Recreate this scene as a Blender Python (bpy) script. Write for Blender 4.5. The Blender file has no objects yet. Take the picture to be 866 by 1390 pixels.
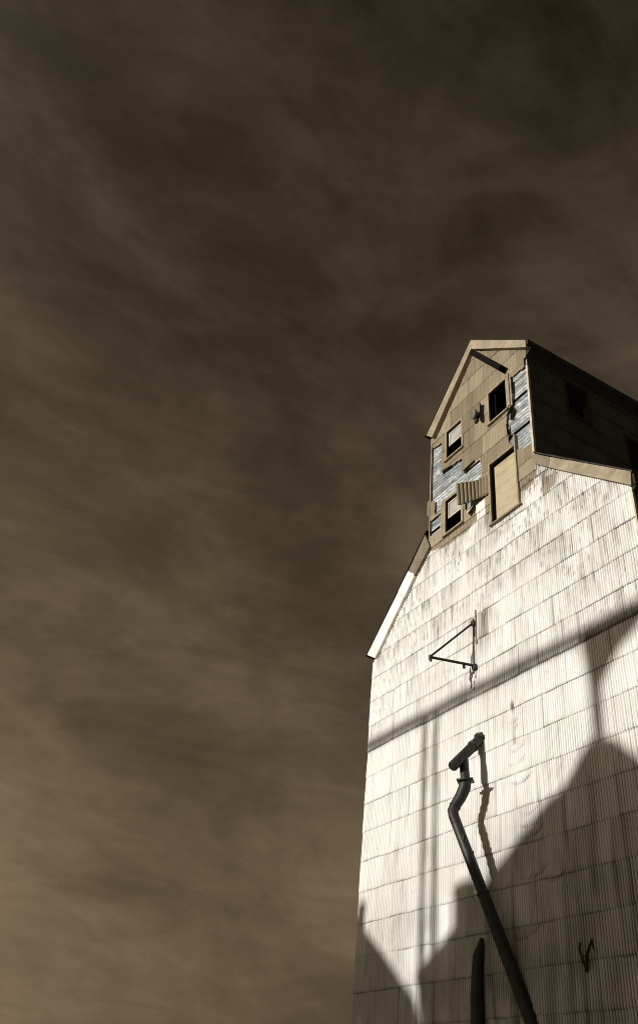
import bpy, bmesh, math, random
import numpy as np
from mathutils import Vector, Matrix
random.seed(7); rng = np.random.default_rng(7)
S = bpy.context.scene
COL = S.collection

# ------------------------------------------------------------------ helpers
def tag(o, label=None, cat=None, group=None, kind=None):
    if label: o['label'] = label
    if cat: o['category'] = cat
    if group: o['group'] = group
    if kind: o['kind'] = kind
    return o

def thing(name, label, cat, loc=(0, 0, 0), group=None):
    o = bpy.data.objects.new(name, None); COL.objects.link(o)
    o.location = loc; o.empty_display_size = 0.3
    return tag(o, label, cat, group)

def link(name, me, mat, parent=None, smooth=False):
    o = bpy.data.objects.new(name, me); COL.objects.link(o)
    if mat: me.materials.append(mat)
    if parent:
        o.parent = parent
        o.matrix_parent_inverse = Matrix.Translation(-Vector(wloc(parent)))
    if smooth:
        me.polygons.foreach_set('use_smooth', [True]*len(me.polygons))
    return o

def wloc(o):
    v = Vector(o.location)
    # parts are built in world coordinates and keep an identity transform, so only empties carry a location
    return v

class MB:
    """collects simple shapes in one bmesh"""
    def __init__(s): s.bm = bmesh.new()
    def box(s, x0, x1, y0, y1, z0, z1, jit=0):
        v = []
        for x in (x0, x1):
            for y in (y0, y1):
                for z in (z0, z1):
                    v.append(s.bm.verts.new((x+random.uniform(-jit, jit), y, z+random.uniform(-jit, jit))))
        for f in ((0,1,3,2),(4,6,7,5),(0,4,5,1),(2,3,7,6),(0,2,6,4),(1,5,7,3)):
            s.bm.faces.new([v[i] for i in f])
        return s
    def prism_xz(s, pts, y0, y1):
        a = [s.bm.verts.new((x, y0, z)) for x, z in pts]; b = [s.bm.verts.new((x, y1, z)) for x, z in pts]
        s.bm.faces.new(a); s.bm.faces.new(b[::-1])
        n = len(pts)
        for i in range(n): s.bm.faces.new((a[i], b[i], b[(i+1) % n], a[(i+1) % n]))
        return s
    def prism_yz(s, pts, x0, x1):
        a = [s.bm.verts.new((x0, y, z)) for y, z in pts]; b = [s.bm.verts.new((x1, y, z)) for y, z in pts]
        s.bm.faces.new(a); s.bm.faces.new(b[::-1])
        n = len(pts)
        for i in range(n): s.bm.faces.new((a[i], b[i], b[(i+1) % n], a[(i+1) % n]))
        return s
    def tube(s, pts, rad, seg=20, caps=True):
        """swept tube, rad a number or a list"""
        P = [Vector(p) for p in pts]; n = len(P)
        R = rad if isinstance(rad, (list, tuple)) else [rad]*n
        T = []
        for i in range(n):
            t = (P[min(i+1, n-1)]-P[max(i-1, 0)]).normalized(); T.append(t)
        up = Vector((0, 0, 1)) if abs(T[0].z) < .9 else Vector((1, 0, 0))
        u = (up - T[0]*up.dot(T[0])).normalized()
        rings = []
        for i in range(n):
            u = (u - T[i]*u.dot(T[i])).normalized(); w = T[i].cross(u)
            rings.append([s.bm.verts.new(P[i] + (u*math.cos(a)+w*math.sin(a))*R[i]) for a in [2*math.pi*k/seg for k in range(seg)]])
        for i in range(n-1):
            for k in range(seg):
                s.bm.faces.new((rings[i][k], rings[i][(k+1) % seg], rings[i+1][(k+1) % seg], rings[i+1][k]))
        if caps:
            s.bm.faces.new(rings[0][::-1]); s.bm.faces.new(rings[-1])
        return s
    def bar(s, a, b, w, h):
        """rectangular bar between two points"""
        a, b = Vector(a), Vector(b); t = (b-a).normalized()
        up = Vector((0, 0, 1)) if abs(t.z) < .9 else Vector((0, 1, 0))
        u = t.cross(up).normalized(); v = u.cross(t)
        q = []
        for p in (a, b):
            for su, sv in ((-1,-1),(1,-1),(1,1),(-1,1)): q.append(s.bm.verts.new(p+u*su*w/2+v*sv*h/2))
        for f in ((3,2,1,0),(4,5,6,7),(0,1,5,4),(1,2,6,5),(2,3,7,6),(3,0,4,7)): s.bm.faces.new([q[i] for i in f])
        return s
    def build(s, name, mat, parent=None, smooth=False, bevel=0):
        bmesh.ops.recalc_face_normals(s.bm, faces=s.bm.faces)
        me = bpy.data.meshes.new(name); s.bm.to_mesh(me); s.bm.free()
        o = link(name, me, mat, parent, smooth)
        if bevel:
            m = o.modifiers.new('b', 'BEVEL'); m.width = bevel; m.segments = 2; m.limit_method = 'ANGLE'
        if smooth:
            try:
                m = o.modifiers.new('e', 'EDGE_SPLIT'); m.split_angle = math.radians(40)
            except Exception: pass
        return o

def inpoly(px, pz, poly):
    r = np.zeros(px.shape, bool); n = len(poly)
    for i in range(n):
        x0, z0 = poly[i]; x1, z1 = poly[(i+1) % n]
        if z0 == z1: continue
        c = ((z0 > pz) != (z1 > pz)) & (px < (x1-x0)*(pz-z0)/(z1-z0)+x0)
        r ^= c
    return r

def vnoise(x, y, seed=0):
    """smooth 2-D value noise, 0..1"""
    x = np.asarray(x, float); y = np.asarray(y, float)
    xi = np.floor(x).astype(np.int64); yi = np.floor(y).astype(np.int64)
    fx = x-xi; fy = y-yi; fx = fx*fx*(3-2*fx); fy = fy*fy*(3-2*fy)
    def h(a, b):
        v = np.sin(a*127.1+b*311.7+seed*74.7)*43758.5453
        return v-np.floor(v)
    return (h(xi,yi)*(1-fx)+h(xi+1,yi)*fx)*(1-fy)+(h(xi,yi+1)*(1-fx)+h(xi+1,yi+1)*fx)*fy

# ------------------------------------------------------------------ materials
def newmat(name):
    m = bpy.data.materials.new(name); m.use_nodes = True
    nt = m.node_tree; b = nt.nodes['Principled BSDF']
    return m, nt, b
def N(nt, t, **kw):
    n = nt.nodes.new(t)
    for k, v in kw.items(): setattr(n, k, v)
    return n
def mixc(nt, fac, a, b, mode='MIX'):
    n = N(nt, 'ShaderNodeMix', data_type='RGBA', blend_type=mode)
    def put(sock, v):
        if hasattr(v, 'is_output') or isinstance(v, bpy.types.NodeSocket): nt.links.new(v, sock)
        elif isinstance(v, (int, float)): sock.default_value = v
        else: sock.default_value = (*v, 1)
    put(n.inputs[0], fac); put(n.inputs[6], a); put(n.inputs[7], b)
    return n.outputs[2]
def math_(nt, op, a, b=None, clamp=False):
    n = N(nt, 'ShaderNodeMath', operation=op, use_clamp=clamp)
    for i, v in enumerate((a, b)):
        if v is None: continue
        if isinstance(v, bpy.types.NodeSocket): nt.links.new(v, n.inputs[i])
        else: n.inputs[i].default_value = v
    return n.outputs[0]
def noise(nt, coord, scale, detail=4, rough=.55, vec=(1,1,1), dist=0):
    mp = N(nt, 'ShaderNodeMapping'); mp.inputs['Scale'].default_value = vec
    nt.links.new(coord, mp.inputs[0])
    n = N(nt, 'ShaderNodeTexNoise'); n.inputs['Scale'].default_value = scale
    n.inputs['Detail'].default_value = detail; n.inputs['Roughness'].default_value = rough
    n.inputs['Distortion'].default_value = dist
    nt.links.new(mp.outputs[0], n.inputs['Vector'])
    return n.outputs['Fac']
def ramp(nt, fac, lo, hi):
    n = N(nt, 'ShaderNodeMapRange', clamp=True); n.inputs[1].default_value = lo; n.inputs[2].default_value = hi
    nt.links.new(fac, n.inputs[0]); return n.outputs[0]
def attr(nt, name):
    n = N(nt, 'ShaderNodeAttribute', attribute_name=name); return n.outputs['Fac']

def metal_sheet(name, paint, bare, rustc, stain, rough=.6, spec=.3, chips=True, stainamt=.6, metallic=0.):
    """corrugated sheet: 'paint' 1 = painted, 0 = bare; 'dirt_shade' and 'tint' come from the mesh"""
    m, nt, b = newmat(name)
    co = N(nt, 'ShaderNodeTexCoord').outputs['Object']
    st = noise(nt, co, 1, 5, .65, (16, 16, .55))           # long run-off streaks
    st2 = noise(nt, co, 1, 4, .6, (45, 45, 1.8))
    big = noise(nt, co, .45, 3, .5)
    chip = noise(nt, co, 1, 6, .7, (26, 26, 6))
    fine = noise(nt, co, 40, 3, .6)
    streak = ramp(nt, math_(nt, 'ADD', math_(nt, 'MULTIPLY', st, .6), math_(nt, 'MULTIPLY', st2, .4)), .50, .72)
    streak = math_(nt, 'MULTIPLY', streak, ramp(nt, big, .3, .62))
    dirt_shade = attr(nt, 'dirt_shade'); tint = attr(nt, 'tint'); pm = attr(nt, 'paint')
    barec = mixc(nt, ramp(nt, st, .35, .7), bare, tuple(c*.68 for c in bare))
    barec = mixc(nt, math_(nt, 'MULTIPLY', ramp(nt, chip, .58, .75), .6), barec, rustc)
    c = mixc(nt, pm, barec, paint)
    c = mixc(nt, math_(nt, 'MULTIPLY', streak, stainamt), c, stain)
    if chips:
        ch = math_(nt, 'MULTIPLY', ramp(nt, chip, .66, .72), math_(nt, 'ADD', ramp(nt, big, .45, .65), .15, True))
        c = mixc(nt, math_(nt, 'MULTIPLY', ch, .75), c, bare)
    c = mixc(nt, dirt_shade, c, rustc)
    tn = mixc(nt, tint, (.60, .57, .52), (1.02, 1.02, 1.02))
    c = mixc(nt, 1., c, tn, 'MULTIPLY')
    fn = mixc(nt, fine, (.86, .86, .86), (1.08, 1.08, 1.08))
    c = mixc(nt, 1., c, fn, 'MULTIPLY')
    nt.links.new(c, b.inputs['Base Color'])
    b.inputs['Roughness'].default_value = rough
    b.inputs['Metallic'].default_value = metallic
    b.inputs['Specular IOR Level'].default_value = spec
    bp = N(nt, 'ShaderNodeBump'); bp.inputs['Strength'].default_value = .25; bp.inputs['Distance'].default_value = .01
    nt.links.new(chip, bp.inputs['Height']); nt.links.new(bp.outputs[0], b.inputs['Normal'])
    return m

def plain(name, col, col2=None, scale=6, vec=(1,1,1), rough=.7, spec=.3, metallic=0., bump=.2, lo=.35, hi=.68):
    m, nt, b = newmat(name)
    co = N(nt, 'ShaderNodeTexCoord').outputs['Object']
    n = noise(nt, co, scale, 6, .65, vec)
    c = mixc(nt, ramp(nt, n, lo, hi), col, col2 or tuple(x*.55 for x in col))
    nt.links.new(c, b.inputs['Base Color'])
    b.inputs['Roughness'].default_value = rough; b.inputs['Specular IOR Level'].default_value = spec
    b.inputs['Metallic'].default_value = metallic
    bp = N(nt, 'ShaderNodeBump'); bp.inputs['Strength'].default_value = bump; bp.inputs['Distance'].default_value = .01
    nt.links.new(n, bp.inputs['Height']); nt.links.new(bp.outputs[0], b.inputs['Normal'])
    return m

def clap_mat():
    m, nt, b = newmat('weathered_clapboard')
    co = N(nt, 'ShaderNodeTexCoord').outputs['Object']
    grain = noise(nt, co, 1, 5, .65, (2.2, 5, 42)); flake = noise(nt, co, 1, 5, .7, (5, 5, 16)); big = noise(nt, co, 1.1, 3, .5)
    c = mixc(nt, ramp(nt, grain, .35, .68), (.31, .335, .34), (.17, .175, .172))
    c = mixc(nt, math_(nt, 'MULTIPLY', ramp(nt, flake, .47, .58), ramp(nt, big, .33, .6)), c, (.60, .60, .57))
    c = mixc(nt, math_(nt, 'MULTIPLY', ramp(nt, noise(nt, co, 1, 4, .6, (3, 3, 9)), .56, .66), .7), c, (.20, .15, .095))
    tint = attr(nt, 'tint')
    c = mixc(nt, 1., c, mixc(nt, tint, (.38, .39, .41), (1.4, 1.4, 1.4)), 'MULTIPLY')
    nt.links.new(c, b.inputs['Base Color']); b.inputs['Roughness'].default_value = .85
    b.inputs['Specular IOR Level'].default_value = .2
    bp = N(nt, 'ShaderNodeBump'); bp.inputs['Strength'].default_value = .4; bp.inputs['Distance'].default_value = .01
    nt.links.new(grain, bp.inputs['Height']); nt.links.new(bp.outputs[0], b.inputs['Normal'])
    return m

M = {}
M['white'] = metal_sheet('painted_corrugated_iron', (.805, .785, .735), (.36, .285, .175), (.115, .100, .074), (.42, .365, .28), .62, .3, stainamt=.85)
M['tan'] = metal_sheet('bare_corrugated_iron', (.335, .272, .178), (.335, .272, .178), (.105, .080, .05), (.20, .155, .095), .62, .3, chips=False, stainamt=.5)
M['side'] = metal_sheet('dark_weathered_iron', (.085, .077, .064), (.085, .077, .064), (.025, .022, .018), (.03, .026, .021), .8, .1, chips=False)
M['clap'] = clap_mat()
M['board'] = plain('tan_fascia_board', (.33, .272, .182), (.19, .15, .098), 2.2, (1, 1, 1.5), .8, bump=.2)
M['boardw'] = plain('white_fascia_board', (.80, .765, .69), (.46, .39, .29), 2.6, (1, 1, 1), .7, lo=.47, hi=.75, bump=.1)
M['boardg'] = plain('grey_bare_fascia_board', (.21, .17, .115), (.12, .095, .065), 3.5, (1, 1, 1), .8)
M['roof'] = plain('dark_roofing', (.045, .04, .034), (.025, .022, .018), 3, rough=.95, spec=.08)
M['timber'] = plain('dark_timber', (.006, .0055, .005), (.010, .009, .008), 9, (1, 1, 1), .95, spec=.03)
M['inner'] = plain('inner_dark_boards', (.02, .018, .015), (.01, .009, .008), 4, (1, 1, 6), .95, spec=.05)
M['casing'] = plain('tan_window_casing', (.33, .27, .18), (.17, .135, .088), 3, (3, 3, 1.5), .75)
M['panel'] = plain('tan_door_panel', (.41, .335, .21), (.31, .245, .15), 1.3, (1.2, 1, 3.2), .7, bump=.08)
M['iron'] = plain('black_iron', (.016, .015, .014), (.035, .028, .02), 14, rough=.6, spec=.35)
M['spout'] = plain('dark_galvanised_spout', (.013, .0125, .011), (.034, .030, .024), 6, (2, 2, 1), .5, spec=.3)
M['lampm'] = plain('grey_lamp_enamel', (.16, .155, .13), (.08, .075, .06), 8, rough=.5)
M['pale'] = plain('pale_weathered_wood', (.55, .49, .38), (.36, .30, .21), 3, (2, 2, 1), .75)
M['neigh'] = plain('grey_corrugated_neighbour', (.30, .27, .22), (.20, .17, .13), 2, (8, 8, .4), .7)
def glassm():
    m, nt, b = newmat('dusty_pane')
    co = N(nt, 'ShaderNodeTexCoord').outputs['Object']
    n = noise(nt, co, 3, 5, .6)
    nt.links.new(mixc(nt, ramp(nt, n, .35, .65), (.27, .265, .235), (.40, .385, .33)), b.inputs['Base Color'])
    b.inputs['Roughness'].default_value = .25; b.inputs['Specular IOR Level'].default_value = .5
    return m
M['pane'] = glassm()
def groundm():
    m, nt, b = newmat('dry_gravel_ground')
    co = N(nt, 'ShaderNodeTexCoord').outputs['Object']
    n1 = noise(nt, co, .25, 6, .6); n2 = noise(nt, co, 12, 5, .7)
    c = mixc(nt, ramp(nt, n1, .4, .62), (.46, .41, .31), (.34, .29, .19))
    c = mixc(nt, 1., c, mixc(nt, n2, (.7, .7, .7), (1.25, 1.25, 1.25)), 'MULTIPLY')
    nt.links.new(c, b.inputs['Base Color']); b.inputs['Roughness'].default_value = .95
    bp = N(nt, 'ShaderNodeBump'); bp.inputs['Strength'].default_value = .6; bp.inputs['Distance'].default_value = .03
    nt.links.new(n2, bp.inputs['Height']); nt.links.new(bp.outputs[0], b.inputs['Normal'])
    return m
M['ground'] = groundm()

# ------------------------------------------------------------------ corrugated sheeting
PITCH = .068
SEAM0, COURSE = 10.96, .772          # the belt seam and the height of one course
SHEET = .066*10.2
def corrugated(name, mat, parent, x0, x1, z0, z1, ztop=None, keep=None, amp=.0095, lap=.016, per=8, rows=10,
               tofun=None, attrs=None, disp=None, warp=1., xr=None, rowsfun=None, seed=1, lapdirt=.75, valley=.55):
    """corrugated iron in lapped courses; the mesh carries paint / dirt_shade / tint per point"""
    nx = int(round((x1-x0)/PITCH*per))+1
    X = np.linspace(x0, x1, nx)
    k0 = math.floor((z0-SEAM0)/COURSE); k1 = math.ceil((z1-SEAM0)/COURSE)
    V = []; F = []; A = {'paint': [], 'dirt_shade': [], 'tint': []}; off = 0
    zt = ztop(X) if ztop else np.full(nx, z1)
    nsh = int((x1-x0)/SHEET)+3
    for k in range(k0, k1):
        zb = SEAM0+k*COURSE; ztp = zb+COURSE+.05
        nr = rowsfun(k) if rowsfun else rows
        T = np.linspace(0, 1, nr+1); T = np.where(T < .5, T, T)
        zz = zb + (ztp-zb)*T
        r = np.random.default_rng(seed*1000+k+500)
        shift = r.uniform(0, SHEET)
        si = np.floor((X-x0+shift)/SHEET).astype(int)
        tin = r.uniform(.45, 1, nsh+2)[si]
        wob = (r.normal(0, .0018, nsh+2))[si]*warp
        lapk = np.clip(r.normal(1, .3, nsh+2), .6, 1.7)[si]*lap
        fx = ((X-x0+shift)/SHEET) % 1
        Z = np.repeat(zz[:, None], nx, 1)
        Xg = np.repeat(X[None, :], nr+1, 0)
        # bottom edges are a little uneven
        Z = Z - (1-T)[:, None]**6*(vnoise(X*3.1, X*0+k, 3)*.014 + r.normal(0, .005, nsh+2)[si])[None, :]
        Y = amp*np.cos(2*np.pi*Xg/PITCH) - lapk[None, :]*(1-T)[:, None]**1.3 + wob[None, :]
        Y += warp*.012*(vnoise(Xg*1.1, Z*.9, seed)-.5) + warp*.006*(vnoise(Xg*3.3, Z*2.1, seed+5)-.5)
        # side laps: the edge of every sheet lifts a few millimetres
        Y -= (np.exp(-(fx/.03)**2)*.004*warp)[None, :]
        if disp is not None: Y += disp(Xg, Z)
        xe = np.clip(1-np.minimum(Xg-x0, x1-Xg)/.08, 0, 1)
        Xg = Xg + xe*r.normal(0, .012)*np.where(Xg-x0 < .5, 1, -1) * (1 if xr is None else xr)
        cl = np.minimum(Z, zt[None, :])
        hid = Z > zt[None, :]+1e-6
        Z = np.maximum(cl, z0)
        dirt_shade = np.exp(-((1-(1-T))*COURSE/.020))[:, None]*((.2+.8*vnoise(X*9, X*0+k*3.3, 9))*r.uniform(.35, 1.15, nsh+2)[si])[None, :]*lapdirt
        dirt_shade = dirt_shade + np.exp(-(fx/.030)**2)[None, :]*(.55*r.uniform(0, 1, nsh+2)**1.5)[si][None, :]
        # grime in the valleys
        dirt_shade = dirt_shade + (valley(Xg, Z) if callable(valley) else valley)*(np.clip(np.cos(2*np.pi*Xg/PITCH)+.25, 0, 1.25)/1.25)**1.5*(.35+.65*vnoise(Xg*1.3, Z*.9, 12))*(.6+.8*vnoise(np.round(Xg/PITCH)*3.7, Z*.35, 17))
        tint = np.repeat(tin[None, :], nr+1, 0)
        paint = np.ones_like(Z)
        if attrs: paint, dirt_shade, tint = attrs(Xg, Z, paint, dirt_shade, tint)
        idx = np.arange((nr+1)*nx).reshape(nr+1, nx)+off
        q = np.stack([idx[:-1, :-1], idx[:-1, 1:], idx[1:, 1:], idx[1:, :-1]], -1)
        cx = (Xg[:-1, :-1]+Xg[1:, 1:])/2; cz = (Z[:-1, :-1]+Z[1:, 1:])/2
        ok = ~(hid[:-1, :-1] & hid[:-1, 1:]) & ((Z[1:, :-1]-Z[:-1, :-1] > 1e-5) | (Z[1:, 1:]-Z[:-1, 1:] > 1e-5))
        if keep is not None: ok &= keep(cx, cz)
        F.append(q[ok]); V.append(np.stack([Xg, Y, Z], -1).reshape(-1, 3)); off += (nr+1)*nx
        for n_, a in (('paint', paint), ('dirt_shade', dirt_shade), ('tint', tint)): A[n_].append(np.clip(a, 0, 1).reshape(-1))
    V = np.concatenate(V); F = np.concatenate(F)
    A = {n_: np.concatenate(a) for n_, a in A.items()}
    used = np.unique(F); remap = np.full(len(V), -1); remap[used] = np.arange(len(used))
    V = V[used]; F = remap[F]
    if tofun: V = tofun(V)
    me = bpy.data.meshes.new(name)
    me.vertices.add(len(V)); me.vertices.foreach_set('co', V.astype(np.float32).ravel())
    me.loops.add(len(F)*4); me.loops.foreach_set('vertex_index', F.astype(np.int32).ravel())
    me.polygons.add(len(F)); me.polygons.foreach_set('loop_start', np.arange(0, len(F)*4, 4, dtype=np.int32))
    me.polygons.foreach_set('use_smooth', np.ones(len(F), bool))
    me.update(calc_edges=True)
    for n_, a in A.items():
        at = me.attributes.new(n_, 'FLOAT', 'POINT'); at.data.foreach_set('value', a[used].astype(np.float32))
    me.validate()
    return link(name, me, mat, parent)

# ------------------------------------------------------------------ the elevator
EL = thing('grain_elevator', 'tall white corrugated grain elevator with a patched tan cupola on its gable roof', 'grain elevator')
DEPTH = 10.2
# measured outline of the front
def wall_top(X):      # line where the front siding goes behind the rake boards
    left = 16.30+(X+2.92)*1.033; right = 16.30-(X-3.09)*.912
    return np.where(X < -2.45, left+.12, np.where(X > 2.47, right+.05, 18.2))
WL, WR = -5.42, 5.36

# boundary of the white paint: painted below, bare above
PB = np.array([(-3.2, 16.05), (-2.75, 16.50), (-2.53, 16.54), (-2.1, 16.41), (-1.45, 16.25), (-.56, 16.30), (-.14, 16.42), (-.12, 16.98), (.28, 16.92), (.30, 16.33),
               (.54, 16.28), (.6, 16.1), (1.7, 16.0), (1.81, 16.23), (2.27, 16.17), (2.40, 16.5), (2.45, 16.82), (2.73, 16.5), (3.0, 17), (9, 17)])
def paint_mask(X, Z):
    b = np.interp(X, PB[:, 0], PB[:, 1], left=30)
    d = b-Z + .10*(vnoise(X*7, Z*5, 2)-.5) + .05*(vnoise(X*25, Z*14, 4)-.5)
    m = np.clip(d/.05+.5, 0, 1)
    patch = inpoly(X, Z, [(2.74, 16.45), (2.80, 16.11), (3.13, 16.16), (3.10, 15.7), (2.45, 15.5), (2.62, 16.1)])
    patch &= vnoise(X*9, Z*6, 8) > .22
    return np.where(patch, m*.25, m)

ARCS = [(.93, 9.86, .20, .016), (.93, 9.70, .22, .018), (1.0, 9.17, .32, .026), (.97, 8.86, .33, .030), (1.07, 8.42, .42, .034), (1.30, 7.70, .40, .022), (1.28, 7.45, .46, .036), (1.28, 7.22, .42, .032), (1.25, 6.42, .5, .03), (1.9, 6.30, .4, .02), (.9, 5.35, .5, .025)]
def arc_field(X, Z, wid):
    r = np.zeros_like(X)
    for (ax, az_, w, dep) in ARCS:
        u = (X-ax)/w
        zc = az_+.13*w/.35*u*u-.02
        r = r+dep*np.exp(-((Z-zc)/wid)**2)*np.clip(1-np.abs(u-.15)**3, 0, 1)*np.clip(.6+.5*u, .2, 1)
    return r
def front_disp(X, Z):
    d = arc_field(X, Z, .045)
    # the iron sags and bellies between the studs
    d = d + .014*np.sin(X*2.3+.6*np.sin(Z*.7))*np.exp(-((Z-11.2)/.9)**2)
    return d
def front_attrs(X, Z, paint, dirt_shade, tint):
    paint = paint_mask(X, Z)
    grow = np.clip((Z-10.5)/6, 0, 1)
    # scuffs where the spout has banged against the iron
    vall = np.clip(np.cos(2*np.pi*X/PITCH), 0, 1)**2
    dirt_shade = dirt_shade + arc_field(X, Z, .034)*95*(.15+.85*vall)*np.clip(vnoise(X*5.5, Z*3.5, 81)*1.3+.15, 0, 1.3)
    # shade band put into the colour above the belt seam, firming the conveyor shadow
    dirt_shade = dirt_shade + .80*np.exp(-np.clip(Z-SEAM0, 0, 9)/.17)*(Z > SEAM0-.03)*(Z < SEAM0+.8)*(.55+.6*vnoise(X*2.2, Z*0, 31))
    # run-off below each lap, heavier high up on the gable
    ph = ((Z-SEAM0) % COURSE)/COURSE
    run = np.clip(vnoise(X*11, np.floor((Z-SEAM0)/COURSE)*7.3, 21)-.55, 0, 1)*1.3*np.clip(ph*1.5-.3, 0, 1)
    dirt_shade = dirt_shade + run*(.32+.70*grow)
    # short flakes where the paint has let go
    fl = np.clip((vnoise(X*19, Z*4.2, 51)-.70)/.08, 0, 1)*np.clip((vnoise(X*1.1, Z*1.6, 53)-.36)/.25, 0, 1)
    dirt_shade = dirt_shade + fl*(.02+.50*grow)*(.5+.5*vnoise(X*40, Z*15, 55))
    fl2 = np.clip((vnoise(X*31, Z*9, 57)-.80)/.06, 0, 1)*np.clip((vnoise(X*.8, Z*1.1, 59)-.45)/.2, 0, 1)
    dirt_shade = dirt_shade + fl2*(.12+.5*grow)
    wash = np.clip(vnoise(X*5.5, np.floor((Z-SEAM0)/COURSE)*3.1+.3*vnoise(X, Z, 3), 61)-.45, 0, 1)*np.clip(ph*1.3, 0, 1)
    dirt_shade = dirt_shade + wash*(.14+.75*grow)*(.4+.6*vnoise(X*24, Z*.6, 62))
    # soft grey-brown weathering, patch by patch, mostly on the gable
    mot = np.clip(vnoise(X*1.9, Z*1.5, 33)*.6+vnoise(X*5.3, Z*2.4, 34)*.4-.47, 0, 1)*2.2
    dirt_shade = dirt_shade + mot*(.07+.34*grow)*(.5+.5*vnoise(X*30, Z*1.2, 35))
    spot = np.exp(-(((X-.97)/.05)**2+((Z-10.25)/.11)**2)); dirt_shade = dirt_shade+spot*1.2
    dirt_shade = dirt_shade + .5*np.exp(-((X-.97)/.05)**2)*np.clip((10.25-Z)/.9, 0, 1)*(Z < 10.25)*(Z > 9.3)
    # rusty sheet to the right of the jib hinge
    # paired post shadows deepened in the colour, streaky, below the belt seam
    for lx in (-2.52, -2.06):
        dirt_shade = dirt_shade + .34*np.exp(-((X-lx-.03*np.sin(Z*1.7))/.10)**2)*np.clip((SEAM0-Z)/.3, 0, 1)*(.2+1.1*vnoise(X*6, Z*1.6, 91))
    pt = (np.abs(X-.02) < .2) & (Z > 12.5) & (Z < 13.27)
    dirt_shade = dirt_shade + pt*(.25+.35*vnoise(X*22, Z*1.3, 6))
    # the foot of the wall is grimier
    low = np.clip((8.6-Z)/4, 0, 1)
    dirt_shade = dirt_shade + low*.30*(.2+1.1*vnoise(X*3, Z*1.3, 14)) + np.clip((9.0-Z)/2, 0, 1)*np.clip((X+1.6)/1.5, .1, 1)*(.75*np.clip(vnoise(X*6, Z*.8, 15)-.45, 0, 1)+.6*np.clip(vnoise(X*1.6, Z*1.8, 16)-.55, 0, 1)*vnoise(X*20, Z*3, 18))
    tint = 1-(1-tint)*(.30+.35*grow+.75*np.clip((9.0-Z)/2, 0, 1)*np.clip((X+1.5)/2, .3, 1))
    return paint, dirt_shade, tint
DOOR = (.60, 1.70, 15.82, 18.0)
LW = (-1.58, -.80, 16.70, 17.98)     # lower left window
UL = (-1.52, -.72, 19.70, 20.92)
UR = (.68, 1.50, 19.66, 20.96)
def rect(X, Z, r, g=0): return (X > r[0]-g) & (X < r[1]+g) & (Z > r[2]-g) & (Z < r[3]+g)
CUPSEAM = 16.62                      # bottom of the cupola sheets
def keep_main(X, Z): 
    k = ~rect(X, Z, DOOR, .03)
    return k & ~((np.abs(X) < 2.6) & (Z > CUPSEAM+.15)) & ~rect(X, Z, LW, .03)
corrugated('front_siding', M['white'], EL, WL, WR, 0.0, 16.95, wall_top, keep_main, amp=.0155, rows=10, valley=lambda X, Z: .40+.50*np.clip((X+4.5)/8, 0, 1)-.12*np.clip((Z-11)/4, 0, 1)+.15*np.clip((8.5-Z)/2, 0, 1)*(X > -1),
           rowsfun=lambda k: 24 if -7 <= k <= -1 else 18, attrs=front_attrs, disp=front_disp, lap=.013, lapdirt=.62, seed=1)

# --- cupola front
CL, CR = -2.43, 2.46
CLAP_A = [(1.70, 20.86), (2.42, 20.80), (2.60, 20.70), (2.60, 17.62), (2.02, 17.66), (1.72, 17.82), (1.43, 18.38), (1.47, 18.7), (1.40, 19.0), (1.46, 19.50), (1.74, 19.68), (1.78, 20.2)]
CLAP_B = [(-2.6, 20.86), (-1.81, 20.68), (-1.84, 19.62), (-1.88, 19.40), (-.74, 19.22), (-.76, 18.68), (-.63, 18.55), (.12, 18.60), (.22, 18.2), (.18, 17.88), (.01, 17.78), (-.62, 17.70), (-.96, 18.05), (-.98, 18.12), (-1.80, 18.14), (-1.85, 17.78), (-2.18, 17.82), (-2.18, 18.43), (-2.6, 18.50)]
CLAP_C = [(-2.6, 17.70), (-1.85, 17.72), (-1.87, 17.05), (-2.6, 17.10)]
LOOSE = [(-.62, 17.74), (.05, 17.78), (.45, 17.72), (.45, 17.00), (-.62, 17.04)]
def cup_top(X): return np.where(X < .02, 23.75+(X-.02)*1.01, 23.75-(X-.02)*.905)
def jag(X, Z, poly):
    return inpoly(X+.045*(vnoise(X*9, Z*9, 41)-.5), Z+.05*(vnoise(X*6, Z*8, 43)-.5), poly)
def keep_cup(X, Z):
    k = (Z > CUPSEAM-.05) & (Z < 24)
    for r in (DOOR, LW, UL, UR): k &= ~rect(X, Z, r, .03)
    for p in (CLAP_A, CLAP_B, CLAP_C): k &= ~jag(X, Z, p)
    k &= ~inpoly(X, Z, LOOSE)
    k &= ~((X > 2.36) & (Z > 20.6) & (Z < 21.15))
    return k
def cup_attrs(X, Z, paint, dirt_shade, tint):
    paint = paint_mask(X, Z)
    dirt_shade = dirt_shade*.8
    return paint, dirt_shade+.5*np.clip(vnoise(X*6, Z*.9, 71)-.5, 0, 1)+.35*np.clip(vnoise(X*2.4, Z*2.6, 73)-.55, 0, 1), np.clip((tint-.45)/.5, 0, 1)
def cup_white_attrs(X, Z, paint, dirt_shade, tint):
    return front_attrs(X, Z, paint, dirt_shade, tint)
corrugated('cupola_siding', M['white'], EL, CL, CR, CUPSEAM, 23.6, cup_top, keep_cup, amp=.0095, lap=.012, rows=22, valley=.6,
           attrs=cup_attrs, seed=3, lapdirt=.6, tofun=lambda V: V+np.array([0, -.022, 0]))

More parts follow.
